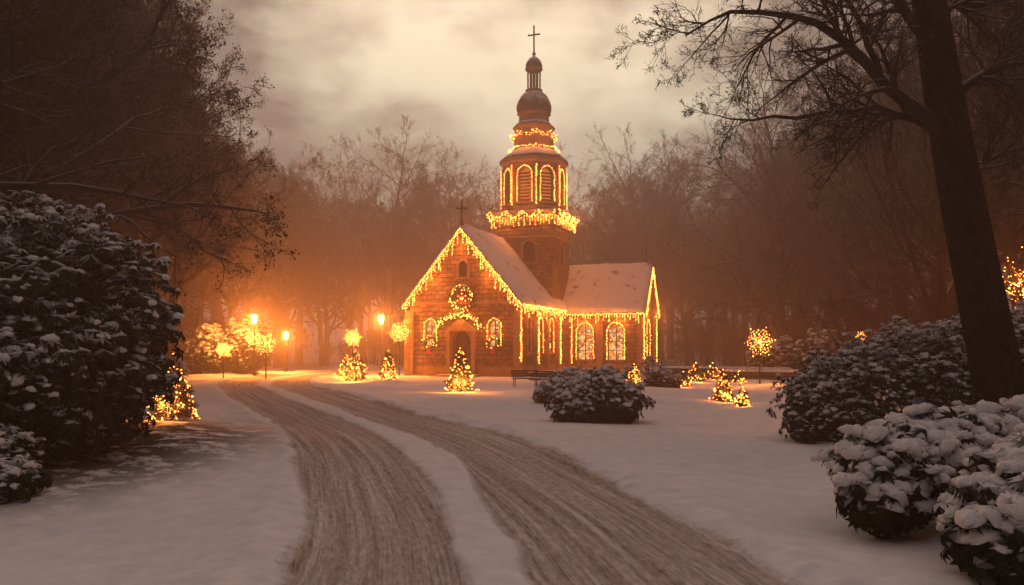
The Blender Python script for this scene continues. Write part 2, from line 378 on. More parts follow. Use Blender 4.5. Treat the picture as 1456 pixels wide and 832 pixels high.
def place(name,me,x,y,s=1,rot=0,tilt=(0,0)):
    o=obj(name,me,None,(x,y,tz(x,y)-0.15),rot,s); o.rotation_euler=(tilt[0],tilt[1],rot); return o
for (x,y,k,s,r) in [(-15.5,29,0,1.1,0.3),(-20,26,1,1.1,1.3),(-14.6,25,1,1.05,0.6),(-22,38,0,1.15,4.0),(-19.4,43,1,1.05,5.1),(-27,48,1,1.25,0.9),(-23.5,54,0,1.05,2.7),(-18,34,1,1.1,3.4),(-15,19.5,0,0.95,1.0),(-20,32,0,1.1,5.0),(-24,44,0,1.2,2.1),(-17.5,22.5,1,1.0,2.0)]:
    place('leafy_tree',TL[k],x,y,s,r)
for (x,y,k,s,r) in [(20.5,34,0,1.05,0.4),(26,40,1,1.15,1.9),(18.5,26,2,1.05,2.9),(24,52,3,1.1,4.2),(31,47,2,1.2,5.5),(22,64,0,1.05,1.1),(29,60,1,1.15,3.1),(17,24,3,0.85,0.5),(22.0,44,2,1.0,5.8),(26,70,3,1.0,2.5),(16.5,31,1,0.8,3.9),(25,33,0,1.2,2.2)]:
    place('bare_tree',TA[k],x,y,s,r)
forest=empty('distant_forest')
def ftree(x,y,s,k=None):
    me=TA[RNG.integers(0,4)] if k is None else k
    obj('forest_tree',me,forest,(x,y,tz(x,y)-0.2),RNG.uniform(0,6.28),s)
cnt=0
while cnt<95:
    y=RNG.uniform(58,120); x=RNG.uniform(-1.0,1.0)*(20+y*0.5)
    if y<90 and -20<x<21: continue
    if abs(x)<10 and y<94: continue
    s=RNG.uniform(0.9,1.3)
    ftree(x,y,s); cnt+=1
for i in range(34):   # close ranks right behind the church and along both flanks
    x=-24+i*1.5+RNG.uniform(-0.6,0.6); ftree(x,RNG.uniform(88,97),RNG.uniform(0.75,1.2),TL[i%2] if i%3==0 else None)
for i in range(30):
    sd=-1 if i%2 else 1
    y=RNG.uniform(28,58); x=sd*RNG.uniform(26,44); ftree(x,y,RNG.uniform(0.9,1.25),TL[i%4//2] if sd<0 or i%3==0 else None)
for i in range(18):
    sd=-1 if i%2 else 1
    y=RNG.uniform(60,84); x=sd*RNG.uniform(23,30); ftree(x,y,RNG.uniform(0.85,1.1),TL[i%4//2])
thick=empty('undergrowth_thicket')
for i in range(210):
    sd=-1 if i%2 else 1
    y=RNG.uniform(36,95)
    x=(-RNG.uniform(23,36) if sd<0 else RNG.uniform(19,34)) 
    if i%3==0: y=RNG.uniform(86,96); x=RNG.uniform(-28,34)
    obj('thicket_shrub',SH[i%4//2],thick,(x,y,tz(x,y)-0.1),RNG.uniform(0,6.28),RNG.uniform(0.8,1.9))

# big leaning tree on the right
def resample(P,n):
    P=catmull(P,12); s=np.concatenate([[0],np.cumsum(np.linalg.norm(np.diff(P,axis=0),axis=1))]); t=np.linspace(0,s[-1],n)
    return np.stack([np.interp(t,s,P[:,k]) for k in range(3)],1),s[-1]
Y0=17.0
tr_pts=[(10.75,Y0,-0.4),(10.6,Y0,0.5),(10.42,Y0,1.4),(9.95,Y0,3.7),(9.38,Y0,6.7),(8.9,Y0,9.7),(8.5,Y0,12.5),(8.6,Y0,15)]
limbs=[([(9.2,17,6.9),(8.55,16.8,7.25),(7.69,16.5,7.76),(6.86,16.2,8.43),(6.04,16,8.85),(4.99,15.8,9.0),(4.1,15.6,8.85),(3.4,15.4,8.3)],0.15),
 ([(9.1,17,7.0),(8.3,17.1,7.35),(7.5,17.3,7.45),(6.3,17.6,7.4),(5.4,17.8,7.38),(4.5,18,7.55)],0.10),
 ([(9.0,17,8.7),(8.2,17,9.7),(7.2,17,10.5),(6.0,16.8,11.0),(4.6,16.6,11.1)],0.12),
 ([(9.2,17,7.4),(10.3,17.2,8.3),(11.8,17.4,8.7),(13.4,17.6,9.3)],0.12),
 ([(8.8,17,9.8),(9.8,17,11),(11.3,17.2,12.2),(12.5,17.3,12.8)],0.12),
 ([(7.69,16.5,7.8),(7.2,16.4,8.9),(6.5,16.2,9.8),(5.4,16,10.3),(4.4,15.9,10.4)],0.07),
 ([(9.0,17,9.2),(9.8,17.5,9.8),(11,18,10.0),(12.4,18.3,9.9),(13.5,18.6,9.6)],0.09),
 ([(9.5,17,5.6),(10.4,17.3,6.4),(11.6,17.6,6.8),(13,18,6.6)],0.07)]
tp,tl=resample(tr_pts,24); td=nrm(np.gradient(tp,axis=0)); trd=np.interp(np.linspace(0,1,24),[0,0.04,0.1,0.45,1],[0.80,0.60,0.50,0.41,0.2])
v1,f1=rings(tp[None],td[None],trd[None],20)
LP=[];LD=[];LR=[];LL=[]
for P,r in limbs:
    p,l=resample(P,12); p=p+RNG.normal(0,0.04,p.shape); LP.append(p);LD.append(nrm(np.gradient(p,axis=0)));LR.append(np.linspace(r,r*0.1,12));LL.append(l)
big=empty('big_leaning_tree')
obj('trunk',mesh_np('trunk',v1,[(f1,0)],[M_barkbig],True),big)
lm=build_tree('limbs',77,0,0,[(17,0.36,50,0.12,6,5,0.18,0.02),(8,0.5,45,0.12,4,4,0.2,0.01),(7,0.5,42,0.1,3,3,0.2,0.0),(4,0.55,40,0.1,2,3,0.2,0)],rmin=0.005,
   leaves=16000,leafsize=0.035,trunk=(np.array(LP),np.array(LD),np.array(LR),np.array(LL)))
obj('limbs',lm,big)

# ------------------------------------------------------------------ bushes
def leafcluster(n=9,droop=0.5,w=0.2):
    V=[];F=[]
    for k in range(n):
        a=2*math.pi*k/n+0.3*math.sin(k*7); ca,sa=math.cos(a),math.sin(a); dr=droop*(0.7+0.6*((k*37)%10)/10); ln=0.8+0.35*((k*53)%10)/10
        def pt(r,s,z): return (ca*r-sa*s,sa*r+ca*s,z)
        o=len(V)
        V+=[pt(0.04,0,0.05),pt(0.42*ln,w*0.9,-0.02-dr*0.2),pt(0.48*ln,0,-0.05-dr*0.22),pt(0.42*ln,-w*0.9,-0.02-dr*0.2),pt(1.0*ln,0,-0.1-dr)]
        F+=[(o,o+2,o+1),(o,o+3,o+2),(o+1,o+2,o+4),(o+2,o+3,o+4)]
    return np.array(V),np.array(F)
def blob():
    V=[];F=[];n=12
    prof=[(0.9,-0.42),(1.05,-0.15),(0.88,0.22),(0.5,0.46)]
    for i,(r,z) in enumerate(prof):
        for k in range(n):
            a=2*math.pi*(k+0.5*(i%2))/n; rr=r*(1+0.22*math.sin(3*a+i*0.5)+0.12*math.sin(5*a+1)); V.append((rr*math.cos(a)*1.15,rr*math.sin(a)*0.9,z+0.10*math.sin(2*a)+0.06*math.sin(5*a)))
    V.append((0,0,0.54))
    for i in range(3):
        for k in range(n): 
            k2=(k+1)%n; F+=[(i*n+k,i*n+k2,(i+1)*n+k2),(i*n+k,(i+1)*n+k2,(i+1)*n+k)]
    for k in range(n): F.append((3*n+k,3*n+(k+1)%n,4*n))
    return np.array(V),np.array(F)
LC=leafcluster(); BL=blob()
def bush(name,lobes,n,size,blobsize,blobp,seed,snowlevel=0.15,shell=(0.7,1.05),lmat=None,stems=True,bvar=(0.4,1.4)):
    rng=np.random.default_rng(seed); par=empty(name)
    lobes=np.array(lobes,float); vol=(lobes[:,3]*lobes[:,4]+lobes[:,3]*lobes[:,5]); pr=vol/vol.sum()
    li=rng.choice(len(lobes),n,p=pr); d=nrm(rng.normal(size=(n,3))+np.array([0,-0.15,0.25]))
    c=lobes[li,:3]; r=lobes[li,3:]
    lump=1+0.16*np.sin(d[:,0]*7+li)*np.sin(d[:,2]*8+li*2)+0.08*np.sin(d[:,1]*13+li)
    k=shell[0]+(shell[1]-shell[0])*rng.uniform(0,1,n)**0.5
    P=c+d*r*(k*lump)[:,None]
    ins=np.zeros(n,bool)
    for j in range(len(lobes)):
        q=(P-lobes[j,:3])/lobes[j,3:]; ins|=((q**2).sum(1)<0.45)&(li!=j)
    g=terrain(P[:,0],P[:,1])[0]; keep=(~ins)&(P[:,2]>g+0.03); P=P[keep]; d=d[keep]; n=len(P)
    ax=nrm(d+rng.normal(0,0.35,(n,3))+np.array([0,0,0.45])); S=size*rng.uniform(0.7,1.3,n)
    R=frames(ax,rng); v,f=scatter(LC[0],LC[1],P,R,S)
    obj('foliage',mesh_np('foliage',v,[(f,0)],[lmat or M_leaf]),par)
    sel=(ax[:,2]>0.35)&(rng.uniform(size=n)<blobp)&(d[:,2]>snowlevel-0.3)
    if sel.any():
        m=sel.sum(); up=nrm(ax[sel]*0.45+np.array([0,0,1.0])+rng.normal(0,0.2,(m,3)))
        v,f=scatter(BL[0],BL[1],P[sel]+ax[sel]*size*0.10,frames(up,rng),blobsize*rng.uniform(bvar[0],bvar[1],m))
        v=v+rng.normal(0,blobsize*0.05,v.shape)
        obj('snow_cap',mesh_np('snow_cap',v,[(f,0)],[M_snow],True),par)
    if stems:
        q=rng.integers(0,n,min(n,260)); gc=lobes[rng.integers(0,len(lobes),len(q))]
        st=gc[:,:3].copy(); st[:,2]=terrain(st[:,0],st[:,1])[0]-0.1; st[:,:2]+=rng.normal(0,0.2,(len(q),2))
        L=np.linalg.norm(P[q]-st,axis=1); ok=L<1.4*lobes[:,3].max(); st=st[ok];L=L[ok];e=P[q][ok]
        if len(st):
            pts=np.stack([st,(st+e)/2+rng.normal(0,0.05,st.shape),e],1); ds=nrm(np.gradient(pts,axis=1))
            v,f=rings(pts,ds,np.linspace(0.02,0.006,3)[None].repeat(len(st),0),4)
            obj('stems',mesh_np('stems',v,[(f,0)],[M_bark]),par)
    return par
bush('snowy_rhododendron',[(-9.3,16.2,2.8,1.9,2.0,1.8),(-8.7,15.6,1.7,1.5,1.6,1.5),(-11.7,15.2,2.4,2.4,2.4,2.4),(-10.4,13.9,1.5,2.0,1.8,1.6),(-12.5,18.5,3.0,2.6,2.5,2.4)],15000,0.19,0.075,0.3,1,lmat=M_leafd,bvar=(0.3,1.5),shell=(0.7,1.18))
bush('snowy_rhododendron',[(-13.2,22.5,1.5,2.0,1.8,1.9),(-14.8,25,1.8,2.2,2,2.3)],4500,0.2,0.08,0.3,2,lmat=M_leafd)
bush('snowy_rhododendron',[(-8.6,12.8,0.35,0.9,0.9,0.7),(-7.9,12.3,0.2,0.6,0.6,0.4),(-9.6,12.0,0.4,1,1,0.9)],1500,0.15,0.065,0.3,3,lmat=M_leafd,stems=False)
bush('snowy_evergreen_bush',[(8.6,20,0.9,1.6,1.4,1.2),(10.5,20.6,1.2,1.9,1.6,1.45),(12.8,20.2,1.25,2.0,1.8,1.65),(7.7,19.5,0.5,0.9,0.8,0.9),(15,21,1.4,2,2,1.8)],13000,0.115,0.06,0.45,4,lmat=M_leafd,shell=(0.7,1.2))
bush('snow_laden_rhododendron',[(5.05,10.6,0.6,0.62,0.6,0.55),(5.9,10.9,0.74,0.8,0.7,0.6),(6.9,11.2,0.75,0.9,0.8,0.65),(4.75,10.3,0.35,0.42,0.4,0.38)],1900,0.17,0.11,0.55,5,shell=(0.65,1.22),lmat=M_leafd,bvar=(0.4,1.6),stems=False)
bush('snow_laden_rhododendron',[(5.0,8.05,0.42,0.5,0.5,0.5),(5.6,8.5,0.66,0.65,0.6,0.56),(6.4,8.9,0.72,0.8,0.7,0.6),(5.5,7.5,0.45,0.6,0.5,0.5)],1900,0.16,0.105,0.55,6,shell=(0.65,1.22),lmat=M_leafd,bvar=(0.4,1.6),stems=False)
bush('snowy_evergreen_bush',[(2.2,25.2,0.5,0.8,0.8,0.65),(3.2,25.4,0.55,0.85,0.8,0.7),(2.8,25.0,0.95,0.45,0.45,0.5),(1.9,24.8,0.3,0.5,0.5,0.4)],2200,0.14,0.08,0.45,7,lmat=M_leafd,shell=(0.65,1.35))
for i,(x,y,s) in enumerate([(2.2,33,1.0),(1.55,32,0.7),(3.3,35,0.9),(7.9,43,0.9),(7.1,47,0.8),(6.0,50,0.8),(9.6,55,1.0),(4.2,52,0.7)]):
    bush('snowy_evergreen_bush',[(x,y,0.45*s,0.8*s,0.7*s,0.7*s),(x+0.7*s,y+0.2,0.35*s,0.6*s,0.6*s,0.55*s)],600,0.14,0.09,0.3,10+i,lmat=M_leafd,shell=(0.6,1.3))
bush('snowy_evergreen_bush',[(-21.5,64,2.2,2.2,1.8,2.4),(-24,63,1.8,2.0,1.8,2.0)],2500,0.25,0.16,0.5,31)
bush('snowy_evergreen_bush',[(21,52,1.6,2.4,1.8,1.9),(24,50,1.5,2.2,1.8,1.8),(18.5,56,1.2,1.8,1.5,1.5)],3000,0.25,0.14,0.3,32,lmat=M_leafd)

# ------------------------------------------------------------------ bulbs / lamps
OT=np.array([[1,0,0],[0,1,0],[-1,0,0],[0,-1,0],[0,0,1],[0,0,-1]],float)
OF=np.array([[0,1,4],[1,2,4],[2,3,4],[3,0,4],[1,0,5],[2,1,5],[3,2,5],[0,3,5]])
def bulbs(name,P,r,parent):
    P=np.array(P,float); n=len(P)
    v,f=scatter(OT,OF,P,np.repeat(np.eye(3)[None],n,0),r*RNG.uniform(0.6,1.35,n))
    return obj(name,mesh_np(name,v,[(f,0)],[M_bulb]),parent)
def plight(name,loc,w,parent=None,r=0.05,col=WARM):
    l=bpy.data.lights.new(name,'POINT'); l.energy=w; l.color=col; l.shadow_soft_size=r
    o=bpy.data.objects.new(name,l); COL.objects.link(o); o.location=loc
    if parent: o.parent=parent
    return o

# ------------------------------------------------------------------ church
TH=math.radians(20)
church=empty('stone_church',(-3.62,59.0,0),-TH)
W2=4.385; HE=5.6; HP=10.85; NL=18.0
SL=(HP-HE)/W2
def archpoly(w,h,n=12,off=0.0,base=0.0):
    w2=w/2+off; hs=h-w/2
    P=[(-w2,base)]+[(-w2*math.cos(math.pi*k/n),hs+w2*1.12*math.sin(math.pi*k/n)) for k in range(n+1)]+[(w2,base)]
    return P
class Face:
    def __init__(s,O,A,Nn): s.O=np.array(O,float);s.A=np.array(A,float);s.N=np.array(Nn,float)
    def p(s,a,z,n=0): return s.O+s.A*a+np.array([0,0,z])+s.N*n
def boolcut(o,cut):
    cme=cut.mesh('cut'); co=obj('cut',cme,church)
    m=o.modifiers.new('b','BOOLEAN'); m.object=co; m.operation='DIFFERENCE'; m.solver='EXACT'
    bpy.context.view_layer.update()
    dg=bpy.context.evaluated_depsgraph_get(); me2=bpy.data.meshes.new_from_object(o.evaluated_get(dg))
    o.modifiers.clear(); o.data=me2; bpy.data.objects.remove(co)
trim=MB(); glass=MB(); mull=MB(); B=[]   # B: bulb positions
def window(F,a,z,w,h,cut,kind='glass',depth=0.28,lights=True,mul=1,trimw=0.16,lw=0.12):
    ap=archpoly(w,h); q=lambda P,n:[F.p(a+x,z+y,n) for x,y in P]
    cut.prism(q(ap,0.3),-F.N*(0.3+depth))
    tgt=glass
    mi={'glass':0,'dark':1,'glow':2,'door':3}[kind]
    pts=q(ap,-depth+0.03); tgt.add(pts,[tuple(range(len(pts)))],mi)
    trim.strip(q(ap,-0.05),q(archpoly(w,h,12,trimw),-0.05),F.N*0.13)
    if kind!='door': 
        c=q([(-w/2-trimw-0.06,-0.14),(w/2+trimw+0.06,-0.14),(w/2+trimw+0.06,-0.003),(-w/2-trimw-0.06,-0.003)],-0.02); trim.prism(c,F.N*0.2)
    def bar(x0,x1,y0,y1,n0=-depth+0.05,n1=-depth+0.11): mull.prism(q([(x0,y0),(x1,y0),(x1,y1),(x0,y1)],n0),F.N*(n1-n0))
    hs=h-w/2
    if kind=='glass':
        for k in range(mul):
            x=-w/2+w*(k+1)/(mul+1); bar(x-0.035,x+0.035,0,h-abs(x)*0.3-0.03)
        for k in range(1,4): 
            bar(-w/2,w/2,hs*k/3-0.02,hs*k/3+0.02,-depth+0.052,-depth+0.10)
    if kind in('dark','glow'):
        nn=int(h/0.28)
        for k in range(nn):
            y=0.1+k*0.28; ww=w/2 if y<hs else math.sqrt(max(0,(w/2)**2-(y-hs)**2))
            if ww>0.1: bar(-ww,ww,y,y+0.12,-depth+0.05,-depth+0.18)
    if lights:
        op=archpoly(w,h,24,lw); 
        pp=np.array([F.p(a+x,z+y,0.1) for x,y in op]); 
        B.extend(samp(pp,0.12))
def samp(pp,sp,jit=0.02):
    pp=np.array(pp); s=np.concatenate([[0],np.cumsum(np.linalg.norm(np.diff(pp,axis=0),axis=1))]); t=np.arange(0,s[-1],sp)
    q=np.stack([np.interp(t,s,pp[:,k]) for k in range(3)],1); return list(q+RNG.normal(0,jit,q.shape))
def icicles(p0,p1,out,sp=0.24,mn=0.2,mx=0.95,vs=0.12):
    p0=np.array(p0,float);p1=np.array(p1,float); L=np.linalg.norm(p1-p0); n=int(L/sp); out=np.array(out,float)
    B.extend(samp([p0+out*0.05,p1+out*0.05],0.08,0.025))
    for k in range(n):
        q=p0+(p1-p0)*(k+0.5)/n+out*0.05; l=mn+(mx-mn)*abs(math.sin(k*1.9)*math.cos(k*0.83))**1.2
        for j in range(int(l/vs)): B.append(q+np.array([0,0,-vs*(j+1)])+RNG.normal(0,0.02,3))
FR=Face((0,0,0),(1,0,0),(0,-1,0)); RS=Face((W2,0,0),(0,1,0),(1,0,0))
v0,v1_,u1=11.2,16.7,11.13; WE=5.3; WP=8.9; vm=(v0+v1_)/2
WF=Face((0,v0,0),(1,0,0),(0,-1,0)); WG=Face((u1,0,0),(0,1,0),(1,0,0))
mb=MB(); mb.prism([(-W2,0,-0.5),(W2,0,-0.5),(W2,0,HE),(0,0,HP),(-W2,0,HE)],(0,NL,0)); nave=obj('nave_walls',mb.mesh('nave_walls',[M_stone]),church)
cut=MB()
window(FR,-2.65,2.2,0.8,1.9,cut); window(FR,2.5,2.2,0.8,1.9,cut)
window(FR,0,7.35,0.7,1.15,cut,'dark',lights=False)
window(FR,-0.1,0.15,1.5,3.1,cut,'door',0.45,False,trimw=0.3)
for vv in (2.2,4.9,7.7): window(RS,vv,1.7,0.85,2.6,cut,lights=(vv>3))
boolcut(nave,cut)
mb=MB(); mb.prism([(3.9,v0,-0.5),(3.9,v1_,-0.5),(3.9,v1_,WE),(3.9,vm,WP),(3.9,v0,WE)],(u1-3.9,0,0)); wing=obj('transept_walls',mb.mesh('transept_walls',[M_stone]),church)
cut=MB(); window(WF,6.35,1.1,1.25,2.9,cut,mul=1); window(WF,9.0,1.1,1.25,2.9,cut,mul=1); window(WG,vm,1.4,1.2,2.9,cut)
boolcut(wing,cut)
ta,tb,tc,td_=-0.6,4.35,8.5,13.45; cu,cv=(ta+tb)/2,(tc+td_)/2
mb=MB(); mb.box(ta,tb,tc,td_,0.1,12.35); shaft=obj('tower_shaft',mb.mesh('tower_shaft',[M_stone]),church)
cut=MB(); TF=Face((0,tc,0),(1,0,0),(0,-1,0)); TR=Face((tb,0,0),(0,1,0),(1,0,0))
window(TF,cu+0.4,9.2,1.1,1.7,cut,'dark',lights=False); window(TR,cv,8.9,1.1,2.0,cut,'dark',lights=False)
boolcut(shaft,cut)
R8=2.62; ap8=R8*math.cos(math.pi/8)
mb=MB(); mb.lathe([(R8,13.4),(R8,17.75)],8,(cu,cv,0),math.pi/8); bel=obj('belfry',mb.mesh('belfry',[M_stone]),church)
cut=MB()
for k in range(8):
    an=-math.pi/2+k*math.pi/4; n_=(math.cos(an),math.sin(an),0); A=(-math.sin(an),math.cos(an),0)
    F8=Face((cu+n_[0]*ap8,cv+n_[1]*ap8,0),A,n_); window(F8,0,14.3,1.05,2.75,cut,'glow',0.35,lights=True,trimw=0.15,lw=0.14)
boolcut(bel,cut)
T=MB(); T2=MB()
def sq(e,z0,z1,mbx): mbx.box(ta-e,tb+e,tc-e,td_+e,z0,z1)
sq(0.12,11.2,11.4,T); sq(0.16,12.25,12.5,T); sq(0.34,12.5,12.72,T)
sq(0.22,12.72,13.25,T); sq(0.36,13.25,13.42,T)
def oc(prof,mbx,n=8): mbx.lathe(prof,n,(cu,cv,0),math.pi/8 if n==8 else 0)
oc([(2.72,13.42),(2.72,13.9),(R8+0.02,13.95)],T)
oc([(R8+0.06,17.3),(R8+0.1,17.6),(2.95,17.75),(3.0,18.0),(2.9,18.12)],T)
for k in range(8):
    an=math.pi/8+k*math.pi/4; T.lathe([(0.17,13.95),(0.17,17.4)],6,(cu+R8*math.cos(an),cv+R8*math.sin(an),0))
oc([(2.95,18.12),(2.6,18.42),(2.0,18.85),(1.85,19.0)],T2)
oc([(1.78,18.95),(1.72,19.2),(1.66,20.7),(1.8,20.85),(1.86,21.0)],T)
oc([(1.82,21.0),(1.6,21.25),(1.38,21.45)],T2)
oc([(1.32,21.4),(1.28,22.0),(1.45,22.08),(1.48,22.2)],T)
oc([(1.40,22.2),(1.52,22.55),(1.50,22.95),(1.32,23.4),(0.98,23.8),(0.6,24.05),(0.42,24.15)],T2,16)
oc([(0.72,24.1),(0.76,24.25),(0.66,24.3)],T,12)
for k in range(6):
    an=k*math.pi/3+0.2; T.lathe([(0.09,24.25),(0.075,24.4),(0.075,25.8),(0.1,25.95)],8,(cu+0.52*math.cos(an),cv+0.52*math.sin(an),0))
T.lathe([(0.12,24.2),(0.12,25.95)],8,(cu,cv,0))
oc([(0.66,25.92),(0.78,26.05),(0.76,26.15)],T,12)
oc([(0.70,26.15),(0.72,26.4),(0.60,26.75),(0.36,27.0),(0.12,27.12),(0.08,27.5)],T2,14)
obj('tower_trim',T.mesh('tower_trim',[M_trim]),church); obj('tower_domes',T2.mesh('tower_domes',[M_slate],True),church)
def cross(mbx,x,y,z,h,t=0.05):
    mbx.lathe([(0.14,z),(0.18,z+0.12),(0.05,z+0.28)],8,(x,y,0))
    mbx.box(x-t,x+t,y-t,y+t,z+0.2,z+h); w=h*0.2
    mbx.box(x-w,x+w,y-t*0.9,y+t*0.9,z+h*0.68,z+h*0.68+2*t)
    for (a,b_) in ((x-w,z+h*0.68+t),(x+w,z+h*0.68+t),(x,z+h)): mbx.lathe([(0.02,b_-0.09),(0.09,b_),(0.02,b_+0.09)],6,(a,y,0))
cr=MB(); cross(cr,cu,cv,27.3,2.5,0.055); cross(cr,0,-0.25,11.15,1.75,0.05); cr.lathe([(0.05,9.1),(0.03,10.9)],6,(u1-0.1,vm,0)); cr.lathe([(0.02,10.4),(0.1,10.5),(0.02,10.6)],6,(u1-0.1,vm,0))
obj('crosses',cr.mesh('crosses',[M_iron]),church)
rf=MB()
def slab(A,Bp,off,t=0.18): 
    rf.prism([A,Bp,(Bp[0],Bp[1],Bp[2]+t),(A[0],A[1],A[2]+t)],off)
ze=HP+0.02-SL*(W2+0.42)
slab((0,-0.45,HP+0.02),(W2+0.42,-0.45,ze),(0,NL+0.8,0)); slab((0,-0.45,HP+0.022),(-W2-0.42,-0.45,ze),(0,NL+0.8,0))
SW=(WP-WE)/(vm-v0); zw=WP+0.02-SW*(vm-v0+0.4)
slab((1.2,vm,WP+0.02),(1.2,v0-0.4,zw),(u1+0.4-1.2,0,0)); slab((1.2,vm,WP+0.022),(1.2,v1_+0.4,zw),(u1+0.4-1.2,0,0))
obj('roof_slabs',rf.mesh('roof_slabs',[M_dark]),church)
def snowslab(p00,p10,p11,p01,t,name,nu=70,nv=36,seed=0):
    p00,p10,p11,p01=[np.array(p,float) for p in(p00,p10,p11,p01)]
    u=np.linspace(0,1,nu);v=np.linspace(0,1,nv);U,Vv=np.meshgrid(u,v)
    P=(p00*(1-U[...,None])+p10*U[...,None])*(1-Vv[...,None])+(p01*(1-U[...,None])+p11*U[...,None])*Vv[...,None]
    lu=np.linalg.norm(p10-p00);lv=np.linalg.norm(p01-p00)
    e=np.minimum(np.minimum(U,1-U)*lu,(1-Vv)*lv)
    h=t*np.sqrt(np.clip(e/0.3,0,1))*(0.7+0.6*vn(U*lu*0.8,Vv*lv*0.8,seed))+0.07*(vn(U*lu*3,Vv*lv*3,seed+1)-0.5)*np.clip(e/0.2,0,1)
    P=P.copy(); P[...,2]+=h+0.004
    I=(np.arange(nv-1)[:,None]*nu+np.arange(nu-1)[None]).ravel()
    return obj(name,mesh_np(name,P.reshape(-1,3),[(np.stack([I,I+1,I+1+nu,I+nu],1),0)],[M_roofsnow],True),church)
e_=W2+0.40; zr=HP+0.21
snowslab((0,-0.44,zr),(0,NL+0.3,zr),(e_,NL+0.3,zr-SL*e_),(e_,-0.44,zr-SL*e_),0.26,'roof_snow',seed=1)
snowslab((0,-0.44,zr),(0,NL+0.3,zr),(-e_,NL+0.3,zr-SL*e_),(-e_,-0.44,zr-SL*e_),0.26,'roof_snow',seed=4)
zr2=WP+0.21; we=vm-v0+0.38
snowslab((1.2,vm,zr2),(u1+0.38,vm,zr2),(u1+0.38,vm-we,zr2-SW*we),(1.2,vm-we,zr2-SW*we),0.26,'roof_snow',seed=7)
snowslab((1.2,vm,zr2),(u1+0.38,vm,zr2),(u1+0.38,vm+we,zr2-SW*we),(1.2,vm+we,zr2-SW*we),0.26,'roof_snow',seed=9)
sn=MB(); 
sn.box(ta-0.30,tb+0.30,tc-0.30,td_+0.30,13.424,13.5)
oc([(2.9,18.125),(2.75,18.33),(2.3,18.68),(1.86,18.99)],sn)
oc([(0.55,26.72),(0.42,26.98),(0.14,27.17)],sn,14)
oc([(1.2,23.62),(0.98,23.88),(0.62,24.12),(0.44,24.2)],sn,16)
obj('tower_snow',sn.mesh('tower_snow',[M_roofsnow],True),church)
for x in (-W2,W2):
    trim.box(x-0.35,x+0.35,-0.28,0.3,-0.5,4.3); trim.add([(x-0.35,-0.28,4.3),(x+0.35,-0.28,4.3),(x+0.35,0.01,4.9),(x-0.35,0.01,4.9),(x-0.35,0.29,4.3),(x+0.35,0.29,4.3)],[(0,1,2,3),(0,3,4),(1,5,2),(3,2,5,4)])
for vv in (3.55,6.3,9.1):
    trim.box(W2-0.05,W2+0.3,vv-0.25,vv+0.25,-0.5,3.9); trim.add([(W2+0.3,vv-0.25,3.9),(W2+0.3,vv+0.25,3.9),(W2+0.01,vv+0.25,4.5),(W2+0.01,vv-0.25,4.5),(W2,vv-0.25,3.9),(W2,vv+0.25,3.9)],[(0,1,2,3),(0,3,4),(1,5,2)])
for (x,y) in ((u1,v0),(7.65,v0-0.02),(u1,v1_)): trim.box(x-0.28,x+0.25,y-0.25,y+0.28,-0.5,4.6)
trim.box(-W2-0.1,-1.3,-0.1,0.1,-0.5,0.7); trim.box(1.1,W2+0.1,-0.1,0.1,-0.5,0.7)
trim.box(W2-0.1,W2+0.1,0.31,v0-0.05,-0.5,0.72); trim.box(W2+0.11,u1+0.1,v0-0.1,v0+0.1,-0.5,0.7); trim.box(u1-0.1,u1+0.1,v0+0.3,v1_,-0.5,0.71)
trim.box(-W2+0.36,W2-0.36,-0.07,0.05,5.35,5.55)
trim.prism([(-1.35,-0.3,3.35),(1.15,-0.3,3.35),(-0.1,-0.3,4.35)],(0,0.32,0)); trim.box(-1.25,-0.97,-0.3,0.02,0,3.349); trim.box(0.77,1.05,-0.3,0.02,0,3.349)
trim.box(-1.6,1.4,-1.3,-0.32,-0.3,0.14); trim.box(-1.9,1.7,-1.8,-1.302,-0.3,0.05)
obj('stone_trim',trim.mesh('stone_trim',[M_trim]),church)
obj('window_glass',glass.mesh('window_glass',[M_glass,M_dark,M_glow,M_door],fixn=False),church)
obj('window_bars',mull.mesh('window_bars',[M_dark]),church)
out=(0,-1,0)
g0=-0.5
icicles((0,g0,HP+0.05),(W2+0.42,g0,ze+0.03),out,0.22,0.3,1.3); icicles((0,g0,HP+0.05),(-W2-0.42,g0,ze+0.03),out,0.22,0.3,1.3)
icicles((W2+0.45,g0,ze+0.1),(W2+0.45,v0-0.5,ze+0.1),(1,0,0),0.28,0.25,0.9)
icicles((W2+0.45,v0-0.45,zw+0.1),(u1+0.42,v0-0.45,zw+0.1),out,0.22,0.2,0.9)
icicles((u1+0.45,v0-0.4,zw+0.05),(u1+0.45,vm,WP+0.05),(1,0,0),0.24,0.2,0.8); icicles((u1+0.45,v1_+0.4,zw+0.05),(u1+0.45,vm,WP+0.05),(1,0,0),0.24,0.2,0.8)
for (x,y,a,b_) in ((W2+0.3,-0.35,1.2,5.0),(W2+0.38,3.5,1.0,4.8),(W2+0.4,9.3,0.8,4.8),(u1+0.3,v0-0.3,0.6,4.9),(u1+0.3,v1_+0.2,0.6,4.9),(5.2,v0-0.12,0.8,4.6)):
    B.extend(samp([(x,y,a),(x,y,b_)],0.09)); B.extend(samp([(x,y,a),(x,y,b_)],0.2,0.05))
gar=MB(); gl=[]
def swag(p0,p1,sag,outv,n=10,thick=0.09):
    p0=np.array(p0,float);p1=np.array(p1,float)
    pts=[p0+(p1-p0)*t+np.array([0,0,-sag*4*t*(1-t)])+np.array(outv)*0.12 for t in np.linspace(0,1,n)]
    gar.tube(pts,thick,6); 
    for k in range(3): B.extend(samp(np.array(pts)+np.array(outv)*0.12,0.13,0.07))
ex=0.42
